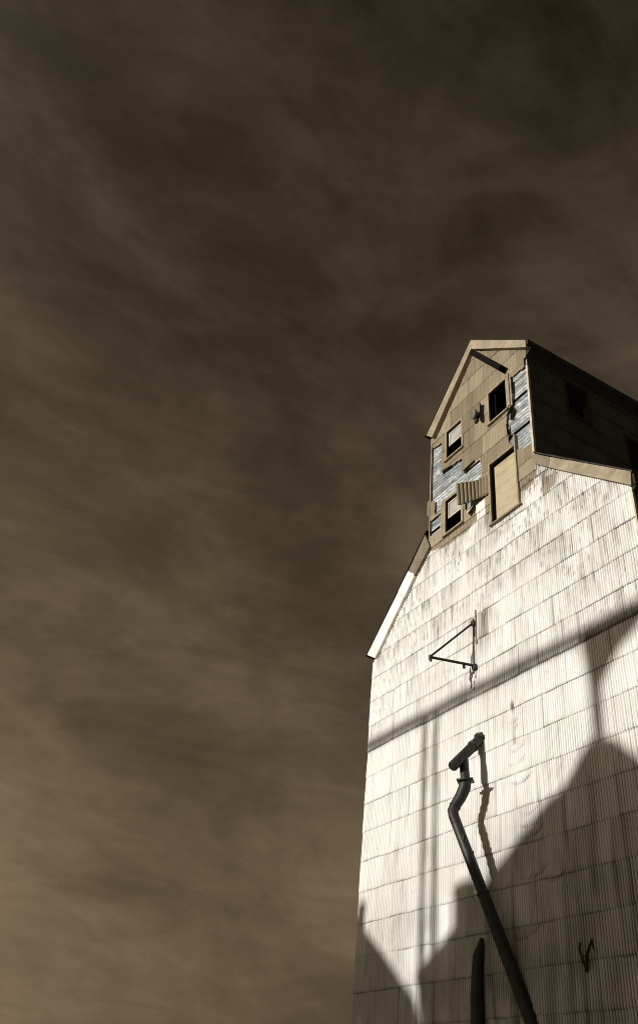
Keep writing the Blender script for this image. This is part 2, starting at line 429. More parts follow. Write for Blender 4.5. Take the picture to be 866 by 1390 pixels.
# weathered clapboards under the iron
bm = bmesh.new(); ti = bm.verts.layers.float.new('tint')
def add_board(x0, x1, z, h, tint, tilt=0.):
    y0, y1 = .038+random.uniform(-.004, .004), .050
    q = [(x0, y0, z+tilt*0), (x1, y0, z+tilt), (x1, y1, z+h+.02+tilt), (x0, y1, z+h+.02), (x0, y0+.035, z), (x1, y0+.035, z+tilt), (x1, y1+.03, z+h+.02+tilt), (x0, y1+.03, z+h+.02)]
    v = [bm.verts.new(p) for p in q]
    for w in v: w[ti] = tint
    for f in ((0,1,2,3),(7,6,5,4),(0,4,5,1),(3,2,6,7),(0,3,7,4),(1,5,6,2)): bm.faces.new([v[i] for i in f])
z = 16.3; BH = .128
while z < 21.3:
    cuts = []
    for r in (DOOR, LW, UL, UR):
        if z+BH > r[2]-.04 and z < r[3]+.04: cuts.append((r[0]-.02, r[1]+.02))
    segs = [(CL+.02, CR-.05)]
    for a, b in cuts:
        ns = []
        for s0, s1 in segs:
            if b <= s0 or a >= s1: ns.append((s0, s1)); continue
            if a > s0: ns.append((s0, a))
            if b < s1: ns.append((b, s1))
        segs = ns
    for s0, s1 in segs:
        x = s0
        while x < s1-.01:
            e = min(s1, x+random.uniform(1.2, 3.0))
            if s1-e < .3: e = s1
            if not (random.random() < .03 and e-x < 2):
                add_board(x+.002, e-.002, z, BH, random.uniform(.1, .75), random.uniform(-.006, .006))
            x = e
    z += BH
bmesh.ops.recalc_face_normals(bm, faces=bm.faces)
me = bpy.data.meshes.new('clapboard_wall'); bm.to_mesh(me); bm.free()
link('clapboard_wall', me, M['clap'], EL)
# dark sheathing behind everything on the front, pierced by the openings
def pierced(name, mat, poly, holes, y, parent):
    """flat sheathing with rectangular holes, gridded so that it can be pierced"""
    xs = sorted({p[0] for p in poly} | {h for r in holes for h in r[:2]} | {round(-5.3+.12*i, 3) for i in range(89)})
    xs = [x for x in xs if min(p[0] for p in poly) <= x <= max(p[0] for p in poly)]
    mb = bmesh.new()
    zs = sorted({r_ for h in holes for r_ in h[2:]} | {min(p[1] for p in poly), max(p[1] for p in poly)})
    def top(x):
        ps = poly
        best = None
        for i in range(len(ps)):
            a, b = ps[i], ps[(i+1) % len(ps)]
            lo, hi = sorted((a[0], b[0]))
            if lo <= x <= hi and hi > lo:
                zz = a[1]+(b[1]-a[1])*(x-a[0])/(b[0]-a[0])
                best = zz if best is None else max(best, zz)
        return best
    for i in range(len(xs)-1):
        xa, xb = xs[i]+1e-4, xs[i+1]-1e-4
        for j in range(len(zs)-1):
            za, zb = zs[j], zs[j+1]
            if any(h[0] <= (xa+xb)/2 <= h[1] and h[2] <= (za+zb)/2 <= h[3] for h in holes): continue
            ta, tb = min(zb, top(xa)), min(zb, top(xb))
            if min(ta, tb) <= za: continue
            ta, tb = max(ta, za), max(tb, za)
            vs = [mb.verts.new(p) for p in ((xs[i], y, za), (xs[i+1], y, za), (xs[i+1], y, tb), (xs[i], y, ta))]
            mb.faces.new(vs)
    m_ = bpy.data.meshes.new(name); mb.to_mesh(m_); mb.free()
    o = link(name, m_, mat, parent)
    md = o.modifiers.new('s', 'SOLIDIFY'); md.thickness = .04; md.offset = -1
    return o
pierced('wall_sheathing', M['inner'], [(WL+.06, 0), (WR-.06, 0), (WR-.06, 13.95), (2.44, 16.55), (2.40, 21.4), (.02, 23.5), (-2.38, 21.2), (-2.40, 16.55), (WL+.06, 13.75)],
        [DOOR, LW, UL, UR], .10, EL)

# --- side and back walls
def side_map(xw):
    return lambda V: np.stack([np.full(len(V), xw)-V[:, 1], V[:, 0], V[:, 2]], -1)
SW1 = (1.50, 2.36, 19.62, 20.98); SW2 = (3.86, 4.76, 18.55, 19.9)
def keep_side(X, Z):
    return ~rect(X, Z, SW1, .02) & ~rect(X, Z, SW2, .02) & (Z > 16.4)
def side_attrs(X, Z, paint, dirt_shade, tint): return paint, dirt_shade*.8, tint
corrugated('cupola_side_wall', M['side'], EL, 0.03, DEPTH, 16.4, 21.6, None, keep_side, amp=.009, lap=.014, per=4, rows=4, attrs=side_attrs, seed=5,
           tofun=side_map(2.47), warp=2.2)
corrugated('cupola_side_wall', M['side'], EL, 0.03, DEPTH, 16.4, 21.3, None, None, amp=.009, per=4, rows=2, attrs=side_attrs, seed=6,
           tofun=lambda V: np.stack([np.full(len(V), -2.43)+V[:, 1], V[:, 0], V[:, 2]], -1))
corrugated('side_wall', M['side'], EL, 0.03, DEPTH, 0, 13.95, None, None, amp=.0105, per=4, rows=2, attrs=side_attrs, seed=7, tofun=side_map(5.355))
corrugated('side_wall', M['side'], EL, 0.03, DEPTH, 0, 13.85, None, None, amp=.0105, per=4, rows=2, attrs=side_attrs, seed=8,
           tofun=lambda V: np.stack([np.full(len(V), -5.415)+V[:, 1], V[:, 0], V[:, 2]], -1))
b = MB(); b.prism_xz([(-5.4, 0), (5.34, 0), (5.34, 14.0), (2.46, 16.8), (2.46, 21.5), (.02, 23.7), (-2.42, 21.3), (-2.42, 16.8), (-5.4, 13.9)], DEPTH, DEPTH+.05)
b.build('back_wall', M['side'], EL)
b = MB(); b.box(-2.38, 2.38, .2, DEPTH-.1, 15.3, 15.36); b.build('cupola_floor', M['inner'], EL)
b = MB()
for x in (-2.36, 2.36): b.box(x-.02, x+.02, .16, DEPTH-.1, 15.4, 21.2)
b.box(-2.3, 2.3, 3.0, 3.05, 15.4, 21.2); b.box(-.06, .06, .7, .84, 15.4, 23.0); b.box(.9, 1.0, .5, .6, 15.4, 22.0)
b.build('inner_partition', M['inner'], EL)
# corner boards
b = MB(); b.prism_xz([(2.395, 16.95), (2.475, 16.95), (2.505, 20.75), (2.435, 20.75)], -.055, .02); b.build('corner_board', M['pale'], EL)
b = MB(); b.prism_xz([(-2.47, 16.9), (-2.425, 16.9), (-2.37, 21.1), (-2.41, 21.1)], -.045, .02); b.build('corner_board', M['casing'], EL)
b = MB(); b.prism_xz([(-2.62, 18.05), (-2.50, 18.0), (-2.49, 18.62), (-2.60, 18.6)], -.02, -.012); b.build('torn_flap', M['tan'], EL)
b = MB(); b.prism_xz([(WR-.015, 0), (WR+.03, 0), (WR+.03, 13.98), (WR-.015, 13.98)], -.035, .03); b.build('corner_board', M['pale'], EL)

# --- rake boards (measured in the plane of the overhang)
def slab(pts, y0, y1, name, mat, parent, bevel=0):
    return MB().prism_xz(pts, y0, y1).build(name, mat, parent, bevel=bevel)
MO = -.10
slab([(-5.67, 14.21), (-5.19, 13.90), (-3.675, 15.43), (-4.00, 15.785)], MO, MO+.09, 'rake_board', M['boardw'], EL)
slab([(-3.995, 15.795), (-3.640, 15.41), (-3.12, 15.94), (-3.17, 16.07), (-3.40, 16.22), (-3.46, 16.30)], MO-.012, MO+.08, 'rake_board', M['boardw'], EL)
slab([(-3.455, 16.30), (-3.40, 16.225), (-3.165, 16.075), (-3.115, 15.95), (-2.33, 16.63), (-2.57, 17.22)], MO-.006, MO+.08, 'rake_board', M['boardg'], EL)['label'] = 'grey unpainted upper end of the rake board'
slab([(2.31, 17.27), (2.51, 16.74), (2.99, 16.26), (3.03, 16.40), (3.07, 16.57)], MO-.004, MO+.08, 'rake_board', M['boardg'], EL)['label'] = 'grey unpainted upper end of the rake board'
slab([(3.075, 16.57), (3.035, 16.40), (2.995, 16.26), (3.16, 16.11), (3.62, 15.695), (3.66, 16.055)], MO, MO+.08, 'rake_board', M['board'], EL)
slab([(3.665, 16.05), (3.625, 15.69), (5.45, 14.05), (5.50, 14.42)], MO-.010, MO+.08, 'rake_board', M['board'], EL)
CO = -.19
slab([(.05, 24.08), (-2.50, 21.44), (-2.17, 21.12), (.05, 23.62)], CO, -.03, 'rake_board', M['board'], EL)
slab([(.054, 24.08), (.054, 23.62), (2.65, 21.31), (2.65, 21.63)], CO+.003, -.03, 'rake_board', M['board'], EL)
# roofs: thin dark sheets resting on the boards
def roof_sheet(p0, p1, th, y0, y1, name):
    (x0, z0), (x1, z1) = p0, p1
    d = Vector((x1-x0, z1-z0)).normalized(); n = Vector((-d.y, d.x))
    if n.y < 0: n = -n
    e = .004
    pts = [(x0+n.x*e, z0+n.y*e), (x1+n.x*e, z1+n.y*e), (x1+n.x*(e+th), z1+n.y*(e+th)), (x0+n.x*(e+th), z0+n.y*(e+th))]
    return slab(pts, y0, y1, name, M['roof'], EL)
roof_sheet((-5.72, 14.16), (-2.46, 17.33), .05, MO-.03, DEPTH+.3, 'roof')
roof_sheet((2.47, 17.14), (5.53, 14.39), .04, MO-.015, DEPTH+.3, 'roof')
roof_sheet((-2.55, 21.39), (.05, 24.085), .035, CO-.03, DEPTH+.3, 'cupola_roof')
roof_sheet((.05, 24.085), (2.69, 21.595), .03, CO-.008, DEPTH+.3, 'cupola_roof')
MB().bar((2.72, CO, 21.50), (2.72, DEPTH+.2, 21.50), .05, .22).build('eave_board', M['roof'], EL)
MB().bar((5.54, MO, 14.18), (5.54, DEPTH+.2, 14.18), .05, .30).build('eave_board', M['roof'], EL)
MB().prism_xz([(2.47, 21.2), (2.70, 21.35), (2.70, 21.40), (2.47, 21.40)], -.02, DEPTH).build('eave_soffit', M['roof'], EL)
MB().prism_xz([(5.38, 13.95), (5.52, 14.05), (5.52, 14.10), (5.38, 14.15)], -.02, DEPTH).build('eave_soffit', M['roof'], EL)
slab([(.06, 23.30), (.22, 23.42), (1.63, 21.36), (1.47, 21.24)], -.30, -.06, 'hoist_beam', M['timber'], EL, bevel=.01)

# --- openings
def opening(name, r, label, upper=None, casing=.09, proud=-.06, depth=.16, right=None, mat='casing'):
    x0, x1, z0, z1 = r
    b = MB(); c = casing; cr = right or casing
    b.box(x0-c, x0, proud, .02, z0-.02, z1+c); b.box(x1, x1+cr, proud-.002, .02, z0-.02, z1+c); b.box(x0, x1, proud-.004, .02, z1, z1+c)
    w = b.build(name, M[mat], EL); w['label'] = label
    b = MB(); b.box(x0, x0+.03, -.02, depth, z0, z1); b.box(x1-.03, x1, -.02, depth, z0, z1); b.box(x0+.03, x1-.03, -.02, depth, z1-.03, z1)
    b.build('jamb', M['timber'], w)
    b = MB(); b.box(x0-c-.03, x1+c+.02, proud-.05, .05, z0-.075, z0-.02); b.build('sill', M['casing'], w)
    return w
w = opening('window', UL, 'upper left window with its pale upper sash in place', casing=.07)
def sash(w, r, zb, y, split=True):
    x0, x1, z0, z1 = r; x0 += .035; x1 -= .035; z1 -= .035
    b = MB(); s = .045
    b.box(x0, x0+s, y-.03, y+.01, zb, z1); b.box(x1-s, x1, y-.03, y+.01, zb, z1); b.box(x0+s, x1-s, y-.028, y+.01, z1-s, z1); b.box(x0+s, x1-s, y-.028, y+.01, zb, zb+s)
    b.build('sash', M['pale'], w)
    b = MB(); b.box(x0+s, x1-s, y-.012, y-.004, zb+s, z1-s); b.build('pane', M['pane'], w)
sash(w, UL, 20.30, .05)
w = opening('window', LW, 'lower left window beside the loose sheet, upper sash in place', casing=.09)
sash(w, LW, 17.32, .06)
w = opening('window', UR, 'empty upper right window opening', casing=.05, right=.06)
b = MB(); b.box(UR[0]+.12, UR[0]+.17, .10, .14, UR[2], UR[3]); b.build('mullion', M['timber'], w)
b = MB(); b.prism_xz([(1.575, 19.72), (1.66, 19.70), (1.655, 21.10), (1.58, 21.02)], -.075, -.03); b.prism_xz([(1.69, 19.66), (1.755, 19.62), (1.745, 20.86), (1.70, 20.92)], -.065, -.03)
b.build('broken_casing', M['casing'], w)
for r in (SW1, SW2):
    b = MB(); y0, y1, z0, z1 = r
    b.box(2.40, 2.52, y0-.09, y0, z0-.08, z1+.08); b.box(2.40, 2.522, y1, y1+.09, z0-.08, z1+.08); b.box(2.40, 2.524, y0, y1, z1, z1+.08); b.box(2.40, 2.55, y0, y1, z0-.08, z0)
    w = b.build('window', M['side'], EL)
    b = MB(); b.box(2.40, 2.43, y0, y1, z0+.62, z1); b.build('pane', M['inner'], w)
b = MB(); b.box(2.44, 2.50, SW1[1]-.20, SW1[1], SW1[2], SW1[2]+.55); b.build('shutter_remnant', M['side'], EL)

# big loading door
x0, x1, z0, z1 = DOOR
b = MB(); c = .055
b.box(x0-c, x0, -.075, .03, z0, z1+c); b.box(x1, x1+c, -.077, .03, z0, z1+c+.35); b.box(x0, x1, -.073, .03, z1, z1+c)
door = b.build('loading_door', M['casing'], EL)
b = MB(); b.box(x0-.10, x1+.12, -.10, .10, z0-.055, z0); b.build('sill', M['boardg'], door)
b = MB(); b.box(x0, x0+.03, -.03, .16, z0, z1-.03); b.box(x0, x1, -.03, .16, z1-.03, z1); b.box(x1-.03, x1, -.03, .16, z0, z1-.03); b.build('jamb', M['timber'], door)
b = MB()
n = 5
for i in range(n):
    zz0 = z0+(z1-z0-.03)*i/n; zz1 = z0+(z1-z0-.03)*(i+1)/n
    b.box(x0+.03, x1-.03, .085+.004*random.random(), .125, zz0+.003, zz1-.003)
b.build('door_panel', M['panel'], door)

# loose sheet of iron peeling off beside the lower window
nx, nz = 160, 8
V = []; F = []
for j in range(nz+1):
    for i in range(nx+1):
        u = i/nx; v = j/nz
        s = (1-u); x = .56-1.06*s; y = -.05-.40*s**1.6-.05*v*s
        z = 17.70-.72*(1-v) + .10*s*s*(v-.2) + .02*math.sin(u*9)*v
        a = .030*math.cos(2*math.pi*(u*1.12)/.115)
        V.append((x+.4*a*s, y+a, z)); F.append((u, v))
faces = [(j*(nx+1)+i, j*(nx+1)+i+1, (j+1)*(nx+1)+i+1, (j+1)*(nx+1)+i) for j in range(nz) for i in range(nx)]
me = bpy.data.meshes.new('loose_sheet'); me.from_pydata(V, [], faces); me.update()
for nm, val in (('paint', 0.), ('dirt_shade', .12), ('tint', .85)):
    arr = np.full(len(V), val, np.float32)
    if nm == 'dirt_shade': arr = np.array([.05+1.2*max(0, math.cos(2*math.pi*(u*1.12)/.115)+.40)*min(1, max(0, .80-u)*3) for u, v in F], np.float32)  # shaded corrugation stripes painted near-black across the left part
    at = me.attributes.new(nm, 'FLOAT', 'POINT'); at.data.foreach_set('value', np.clip(arr, 0, 1))
M['loose'] = metal_sheet('shade_striped_loose_iron', (.35, .275, .165), (.35, .275, .165), (.012, .010, .008), (.22, .165, .095), .6, .2, chips=False)
o = link('loose_sheet', me, M['loose'], EL, True)
md = o.modifiers.new('s', 'SOLIDIFY'); md.thickness = .003
# torn bits of iron, and near-black pieces standing in for shade
def flap(pts, name='torn_flap', mat='tan', th=.004, parent=EL):
    me = bpy.data.meshes.new(name); n = len(pts); me.from_pydata(pts, [], [tuple(range(n))]); me.update()
    for nm, val in (('paint', 0.), ('dirt_shade', .2), ('tint', .7)):
        at = me.attributes.new(nm, 'FLOAT', 'POINT'); at.data.foreach_set('value', np.full(n, val, np.float32))
    o = link(name, me, M[mat], parent); md = o.modifiers.new('s', 'SOLIDIFY'); md.thickness = th
    return o
slab([(.24, 20.93), (.30, 20.78), (.45, 20.66), (.42, 19.95), (.34, 19.93), (.22, 20.18)], -.05, -.015, 'slot_shade_slab', M['timber'], EL)  # black slab standing in for the shade inside an open slot
flap([(1.52, -.03, 19.62), (1.70, -.035, 19.66), (1.80, -.17, 19.42), (1.66, -.20, 19.12), (1.50, -.06, 19.24)], 'torn_flap', 'timber')  # curled iron, its shade put into the near-black colour
flap([(1.44, -.03, 18.42), (1.44, -.03, 19.05), (1.49, -.12, 18.98), (1.50, -.10, 18.50)], 'torn_flap', 'timber')  # near-black strip painted in for the shadow line along the sheet edge
flap([(-.55, -.03, 16.95), (-.28, -.03, 16.97), (-.18, -.16, 16.80), (-.34, -.20, 16.66)], 'torn_flap', 'pale')
flap([(-.68, -.03, 18.66), (-.10, -.03, 18.76), (-.12, -.10, 18.64), (-.66, -.12, 18.56)], 'torn_flap', 'tan')

flap([(-1.86, -.03, 19.42), (-1.30, -.03, 19.34), (-1.28, -.09, 19.27), (-1.84, -.11, 19.33)], 'torn_flap', 'tan')
flap([(1.72, -.03, 20.10), (1.74, -.03, 20.70), (1.80, -.11, 20.64), (1.79, -.10, 20.14)], 'torn_flap', 'tan')
flap([(-.42, -.03, 17.02), (-.20, -.03, 17.02), (-.12, -.14, 16.86), (-.22, -.20, 16.70), (-.38, -.12, 16.84)], 'torn_flap', 'pale')
# yard lamp on the cupola front
lm = thing('wall_lamp', 'small grey round lamp fixed to the cupola front below the hoist beam', 'lamp', (.05, -.04, 20.62))
def lathe(name, prof, origin, axis, mat, parent, seg=20):
    a = Vector(axis).normalized(); u = a.cross(Vector((0, 0, 1)) if abs(a.z) < .9 else Vector((1, 0, 0))).normalized(); v = a.cross(u)
    mb = bmesh.new(); rings = []
    for d, r in prof:
        rings.append([mb.verts.new(Vector(origin)+a*d+(u*math.cos(t)+v*math.sin(t))*r) for t in [2*math.pi*k/seg for k in range(seg)]])
    for i in range(len(rings)-1):
        for k in range(seg): mb.faces.new((rings[i][k], rings[i][(k+1) % seg], rings[i+1][(k+1) % seg], rings[i+1][k]))
    mb.faces.new(rings[0][::-1]); mb.faces.new(rings[-1])
    bmesh.ops.recalc_face_normals(mb, faces=mb.faces)
    m_ = bpy.data.meshes.new(name); mb.to_mesh(m_); mb.free()
    return link(name, m_, mat, parent, True)
lathe('lamp_shade', [(0, .05), (.05, .09), (.11, .16), (.17, .175), (.21, .165), (.22, .15)], (.12, -.02, 20.50), (-.25, -1, -.25), M['lampm'], lm)
MB().box(.09, .15, -.10, -.02, 20.44, 20.50).build('bracket', M['iron'], lm)
MB().prism_xz([(.02, 20.16), (.15, 20.20), (.15, 20.40), (.05, 20.36)], -.11, -.04).build('junction_box', M['iron'], lm)

# ------------------------------------------------------------------ jib bracket
jb = thing('jib_bracket', 'black triangular iron jib hinged to the white wall above the belt seam', 'bracket', (-.325, 0, 11.77))
TIP = (-.683, -1.203, 11.77)
MB().tube([(-.333, -.06, 11.78), TIP], .036, 10).build('lower_arm', M['iron'], jb, True)
MB().tube([(-.318, -.06, 13.05), (TIP[0], TIP[1], TIP[2]+.02)], .028, 10).build('stay_rod', M['iron'], jb, True)
MB().tube([(-.333, -.075, 11.62), (-.318, -.075, 13.16)], .024, 10).build('hinge_post', M['iron'], jb, True)
MB().tube([(TIP[0], TIP[1], TIP[2]+.05), (TIP[0], TIP[1], TIP[2]-.05), (TIP[0]+.02, TIP[1], TIP[2]-.12)], [.045, .05, .03], 10).build('sheave', M['iron'], jb, True)
MB().box(-.47, -.41, -.34, -.29, 11.66, 11.75).build('clamp', M['iron'], jb)
for z_ in (11.72, 13.0): MB().box(-.385, -.265, -.11, -.022, z_-.05, z_+.09).build('hinge', M['iron'], jb)
MB().tube([(-.34, -.09, 11.64), (-.36, -.10, 11.52), (-.43, -.10, 11.40), (-.41, -.10, 11.26), (-.45, -.10, 11.16)], .014, 8).build('chain', M['iron'], jb, True)
MB().box(-.29, -.235, -.045, -.020, 12.4, 13.42).build('backing_strip', M['boardg'], jb)

# ------------------------------------------------------------------ grain spout
sp = thing('grain_spout', 'dark bent grain spout pipe running down the white wall from a stub', 'spout', (-.21, 0, 9.81))
W0 = Vector((-.21, .05, 9.87)); E0 = Vector((-.19, -.90, 8.86))
d = (E0-W0).normalized()
MB().tube([W0, E0-d*.02, E0], [.118, .118, .105], 24).build('stub_pipe', M['spout'], sp, True)
lathe('flange', [(0, .11), (.0, .165), (.04, .165), (.04, .11)], W0+d*.10, d, M['iron'], sp)
lathe('collar', [(0, .11), (.0, .138), (.06, .138), (.06, .11)], W0+d*.42, d, M['spout'], sp)
T0 = Vector((-.20, -.56, 9.20)); FL = Vector((-.13, -.57, 8.62))
MB().tube([T0, FL+Vector((0, 0, -.02))], [.108, .112], 24).build('drop_pipe', M['spout'], sp, True)
lathe('square_flange', [(0, .11), (.0, .265), (.035, .265), (.035, .11)], FL, (0, .12, -1), M['iron'], sp, seg=4)
pts = [Vector((-.13, -.57, 8.60)), Vector((-.15, -.58, 8.44)), Vector((-.24, -.63, 8.24)), Vector((-.34, -.70, 8.06)), Vector((-.37, -.75, 7.93)), Vector((-.33, -.755, 7.80)), Vector((-.25, -.735, 7.62))]
MB().tube([tuple(p) for p in pts], [.135, .14, .13, .122, .126, .122, .12], 24).build('elbow', M['spout'], sp, True)
lowdir = Vector((.68+.25, -.23+.735, 4.98-7.62)).normalized()
A0 = pts[-1]; B0 = A0+lowdir*5.4
MB().tube([tuple(A0), tuple(A0+lowdir*1.6)], .118, 24).build('pipe_run', M['spout'], sp, True)
MB().tube([tuple(A0+lowdir*1.55), tuple(B0)], [.132, .14], 24).build('pipe_run', M['spout'], sp, True)
for t in (1.55,): lathe('collar', [(0, .11), (0, .142), (.05, .142), (.05, .11)], A0+lowdir*t, lowdir, M['spout'], sp)
for p, q in ((pts[2], pts[3]), (pts[3], pts[4])):
    lathe('seam_band', [(0, .115), (.01, .136), (.03, .136), (.04, .115)], p, (q-p), M['spout'], sp)
for t, a in ((.35, .8), (.7, -.6)):
    c_ = A0+lowdir*t+Vector((.10, -.06*a, 0)); MB().box(c_.x-.03, c_.x+.03, c_.y-.02, c_.y+.02, c_.z-.05, c_.z+.05).build('lug', M['iron'], sp)

# ------------------------------------------------------------------ lower fittings
so = thing('loading_pipe', 'short dark pipe standing against the wall left of the long spout foot', 'pipe', (-.35, 0, 0))
MB().tube([(-.27, -.08, 5.46), (-.29, -.10, 5.34), (-.36, -.12, 5.1), (-.40, -.14, 4.4), (-.40, -.14, 1.0)], [.035, .07, .12, .14, .14], 18).build('pipe_body', M['iron'], so, True)
MB().box(-.62, -.26, -.06, -.02, 3.6, 3.7).build('strap', M['iron'], so)
hk = thing('iron_hook', 'black forked iron hook on the shaded wall at the lower right', 'hook', (2.6, 0, 4.8))
def hp_(pts): return [(x+.19, y, z-.10) for x, y, z in pts]
MB().tube(hp_([(2.40, -.03, 4.72), (2.38, -.10, 4.90), (2.37, -.14, 5.06), (2.45, -.18, 5.15)]), .022, 8).build('prong', M['iron'], hk, True)
MB().tube(hp_([(2.40, -.04, 4.72), (2.54, -.14, 4.94), (2.70, -.20, 5.08), (2.79, -.22, 5.15)]), [.034, .034, .024, .028], 8).build('prong', M['iron'], hk, True)
MB().tube(hp_([(2.37, -.12, 4.96), (2.52, -.14, 4.93)]), .018, 8).build('crossbar', M['iron'], hk, True)
MB().tube(hp_([(2.77, -.21, 5.13), (2.78, -.20, 4.99)]), .018, 8).build('tooth', M['iron'], hk, True)

# ------------------------------------------------------------------ sun direction and the neighbouring buildings that shade the wall
AZ, ELV = math.radians(5), math.radians(10)
L = Vector((math.sin(AZ)*math.cos(ELV), math.cos(AZ)*math.cos(ELV), -math.sin(ELV)))
D = 37.
def sh(x, z, dd=D):                     # the point at distance dd in front of the wall that the sun throws to (x, z) on it
    t = dd/L.y; return (x-L.x*t, z-L.z*t)
nb = thing('storage_shed', 'grey iron storage shed with a steep ridge, standing across the yard', 'shed', (sh(2, 0)[0], -D-6, 0))
g = [sh(-2.75, 5.02), sh(-2.04, 5.40), sh(-.69, 6.13), sh(.15, 6.78), sh(.84, 7.17), sh(1.93, 7.84), sh(2.4, 7.98), sh(3.05, 8.56), sh(3.25, 8.72), sh(3.85, 8.62), sh(4.2, 8.28), sh(6.6, 5.95)]
MB().prism_xz([(g[0][0]+.3, 0), (g[0][0]+.3, g[0][1]-.1)]+[(a, c_-.12) for a, c_ in g[1:-1]]+[(g[-1][0]-.3, g[-1][1]+.1), (g[-1][0]-.3, 0)], -D-11.9, -D-.05).build('wall', M['neigh'], nb)
for i in range(len(g)-1):
    (ax, az_), (bx, bz) = g[i], g[i+1]
    MB().prism_xz([(ax, az_-.12), (bx, bz-.12), (bx, bz), (ax, az_)], -D-12.2, -D+.02).build('roof', M['roof'], nb)
vx, vz = sh(-.93, 6.62)
vt = thing('roof_vent', 'round ventilator cap on the roof slope of the storage shed', 'vent', (vx, -D-.6, vz-.6))
MB().tube([(vx, -D-.6, vz-1.0), (vx, -D-.6, vz-.02)], .43, 18).build('vent_pipe', M['neigh'], vt, True)
lathe('vent_cap', [(0, .47), (.10, .47), (.17, .32), (.20, .05)], (vx, -D-.6, vz-.03), (0, 0, 1), M['neigh'], vt)
nb2 = thing('low_shed', 'low grey iron shed with a brick flue, left of the storage shed across the yard', 'shed', (sh(-9, 0)[0], -D-6, 0))
h = [sh(-14, 3.4), sh(-9.4, 7.6), sh(-5.27, 6.27), sh(-4.67, 5.83), sh(-4.14, 5.46), sh(-2.82, 4.45)]
h[1] = sh(-7.4, 7.8)
MB().prism_xz([(h[0][0], 0)]+h[:]+[(h[-1][0], 0)], -D-11.9, -D-.05).build('wall', M['neigh'], nb2)
for i in range(len(h)-1):
    (ax, az_), (bx, bz) = h[i], h[i+1]
    MB().prism_xz([(ax, az_+.005), (bx, bz+.005), (bx, bz+.10), (ax, az_+.10)], -D-12.2, -D+.02).build('roof', M['roof'], nb2)
fx, fz = sh(-5.28, 6.85)
MB().tube([(fx, -D-.5, fz-1), (fx, -D-.5, fz+.06)], .2, 16).build('flue', M['neigh'], nb2, True)
# conveyor pipe on posts with a hopper
cv = thing('conveyor_gallery', 'long horizontal conveyor tube carried on thin posts above the sheds', 'conveyor', (sh(0, 0, 44.)[0], -44., 0))
DC = 44.
xa, zc = sh(-9, 11.14, DC); xb, _ = sh(14, 11.2, DC)
MB().tube([(xa, -DC, zc), (xb, -DC, zc)], .15, 20).build('conveyor_tube', M['neigh'], cv, True)
for x_ in (-2.56, -2.06):
    px, pz = sh(x_, 0, DC); MB().tube([(px, -DC, 0), (px, -DC, zc)], .088, 10).build('post', M['neigh'], cv, True)
px, _ = sh(-2.31, 0, DC)
k = 0
zz = 1.
while zz < zc-.6:
    MB().bar((px-.25, -DC, zz), (px+.25, -DC, zz), .03, .03).build('rung', M['iron'], cv); zz += 1.6
hp = [sh(3.30, 11.0, DC), sh(5.6, 11.0, DC), sh(4.95, 10.75, DC), sh(4.37, 10.45, DC), sh(3.98, 10.12, DC), sh(3.72, 9.86, DC), sh(3.66, 9.2, DC), sh(3.62, 8.3, DC), sh(3.36, 8.3, DC), sh(3.40, 9.9, DC), sh(3.36, 10.5, DC)]
MB().prism_xz(hp, -DC-.3, -DC+.02).build('hopper', M['neigh'], cv)

# ------------------------------------------------------------------ ground
bm = bmesh.new(); R_ = 3000
rings = [0, 15, 40, 100, 300, 1000, R_]
prev = None; cen = bm.verts.new((0, 0, 0))
for r in rings[1:]:
    cur = [bm.verts.new((r*math.cos(2*math.pi*i/48), r*math.sin(2*math.pi*i/48), 0)) for i in range(48)]
    for i in range(48):
        if prev is None: bm.faces.new((cen, cur[i], cur[(i+1) % 48]))
        else: bm.faces.new((prev[i], cur[i], cur[(i+1) % 48], prev[(i+1) % 48]))
    prev = cur
me = bpy.data.meshes.new('ground'); bm.to_mesh(me); bm.free()
tag(link('ground', me, M['ground']), 'dry pale gravel yard around the elevator', None, None, 'structure')

# ------------------------------------------------------------------ light
sd = bpy.data.lights.new('sun', 'SUN'); sd.energy = 4.85; sd.angle = math.radians(.5); sd.color = (1, .978, .93)
so_ = bpy.data.objects.new('sun', sd); COL.objects.link(so_); so_.rotation_euler = L.to_track_quat('-Z', 'Y').to_euler()
so_.location = (-10, -60, 40)
wd = bpy.data.worlds.new('World'); S.world = wd; wd.use_nodes = True
nt = wd.node_tree; bg = nt.nodes['Background']
sky = N(nt, 'ShaderNodeTexSky', sky_type='NISHITA'); sky.sun_disc = False; sky.sun_elevation = ELV; sky.sun_rotation = math.pi+AZ
bw = N(nt, 'ShaderNodeRGBToBW'); nt.links.new(sky.outputs[0], bw.inputs[0])
tc = N(nt, 'ShaderNodeTexCoord').outputs['Generated']
sx = N(nt, 'ShaderNodeSeparateXYZ'); nt.links.new(tc, sx.inputs[0])
zc_ = math_(nt, 'ADD', math_(nt, 'MAXIMUM', sx.outputs[2], 0.), .22)
cb = N(nt, 'ShaderNodeCombineXYZ')
nt.links.new(math_(nt, 'DIVIDE', sx.outputs[0], zc_), cb.inputs[0]); nt.links.new(math_(nt, 'DIVIDE', sx.outputs[1], zc_), cb.inputs[1])
pl = cb.outputs[0]
def rotnoise(rot, vec, scale, detail, rough, dist, loc=(0, 0, 0)):
    mp = N(nt, 'ShaderNodeMapping'); mp.inputs['Rotation'].default_value = (0, 0, math.radians(rot)); mp.inputs['Scale'].default_value = vec; mp.inputs['Location'].default_value = loc
    nt.links.new(pl, mp.inputs[0])
    n = N(nt, 'ShaderNodeTexNoise'); n.inputs['Scale'].default_value = scale; n.inputs['Detail'].default_value = detail
    n.inputs['Roughness'].default_value = rough; n.inputs['Distortion'].default_value = dist
    nt.links.new(mp.outputs[0], n.inputs['Vector']); return n.outputs['Fac']
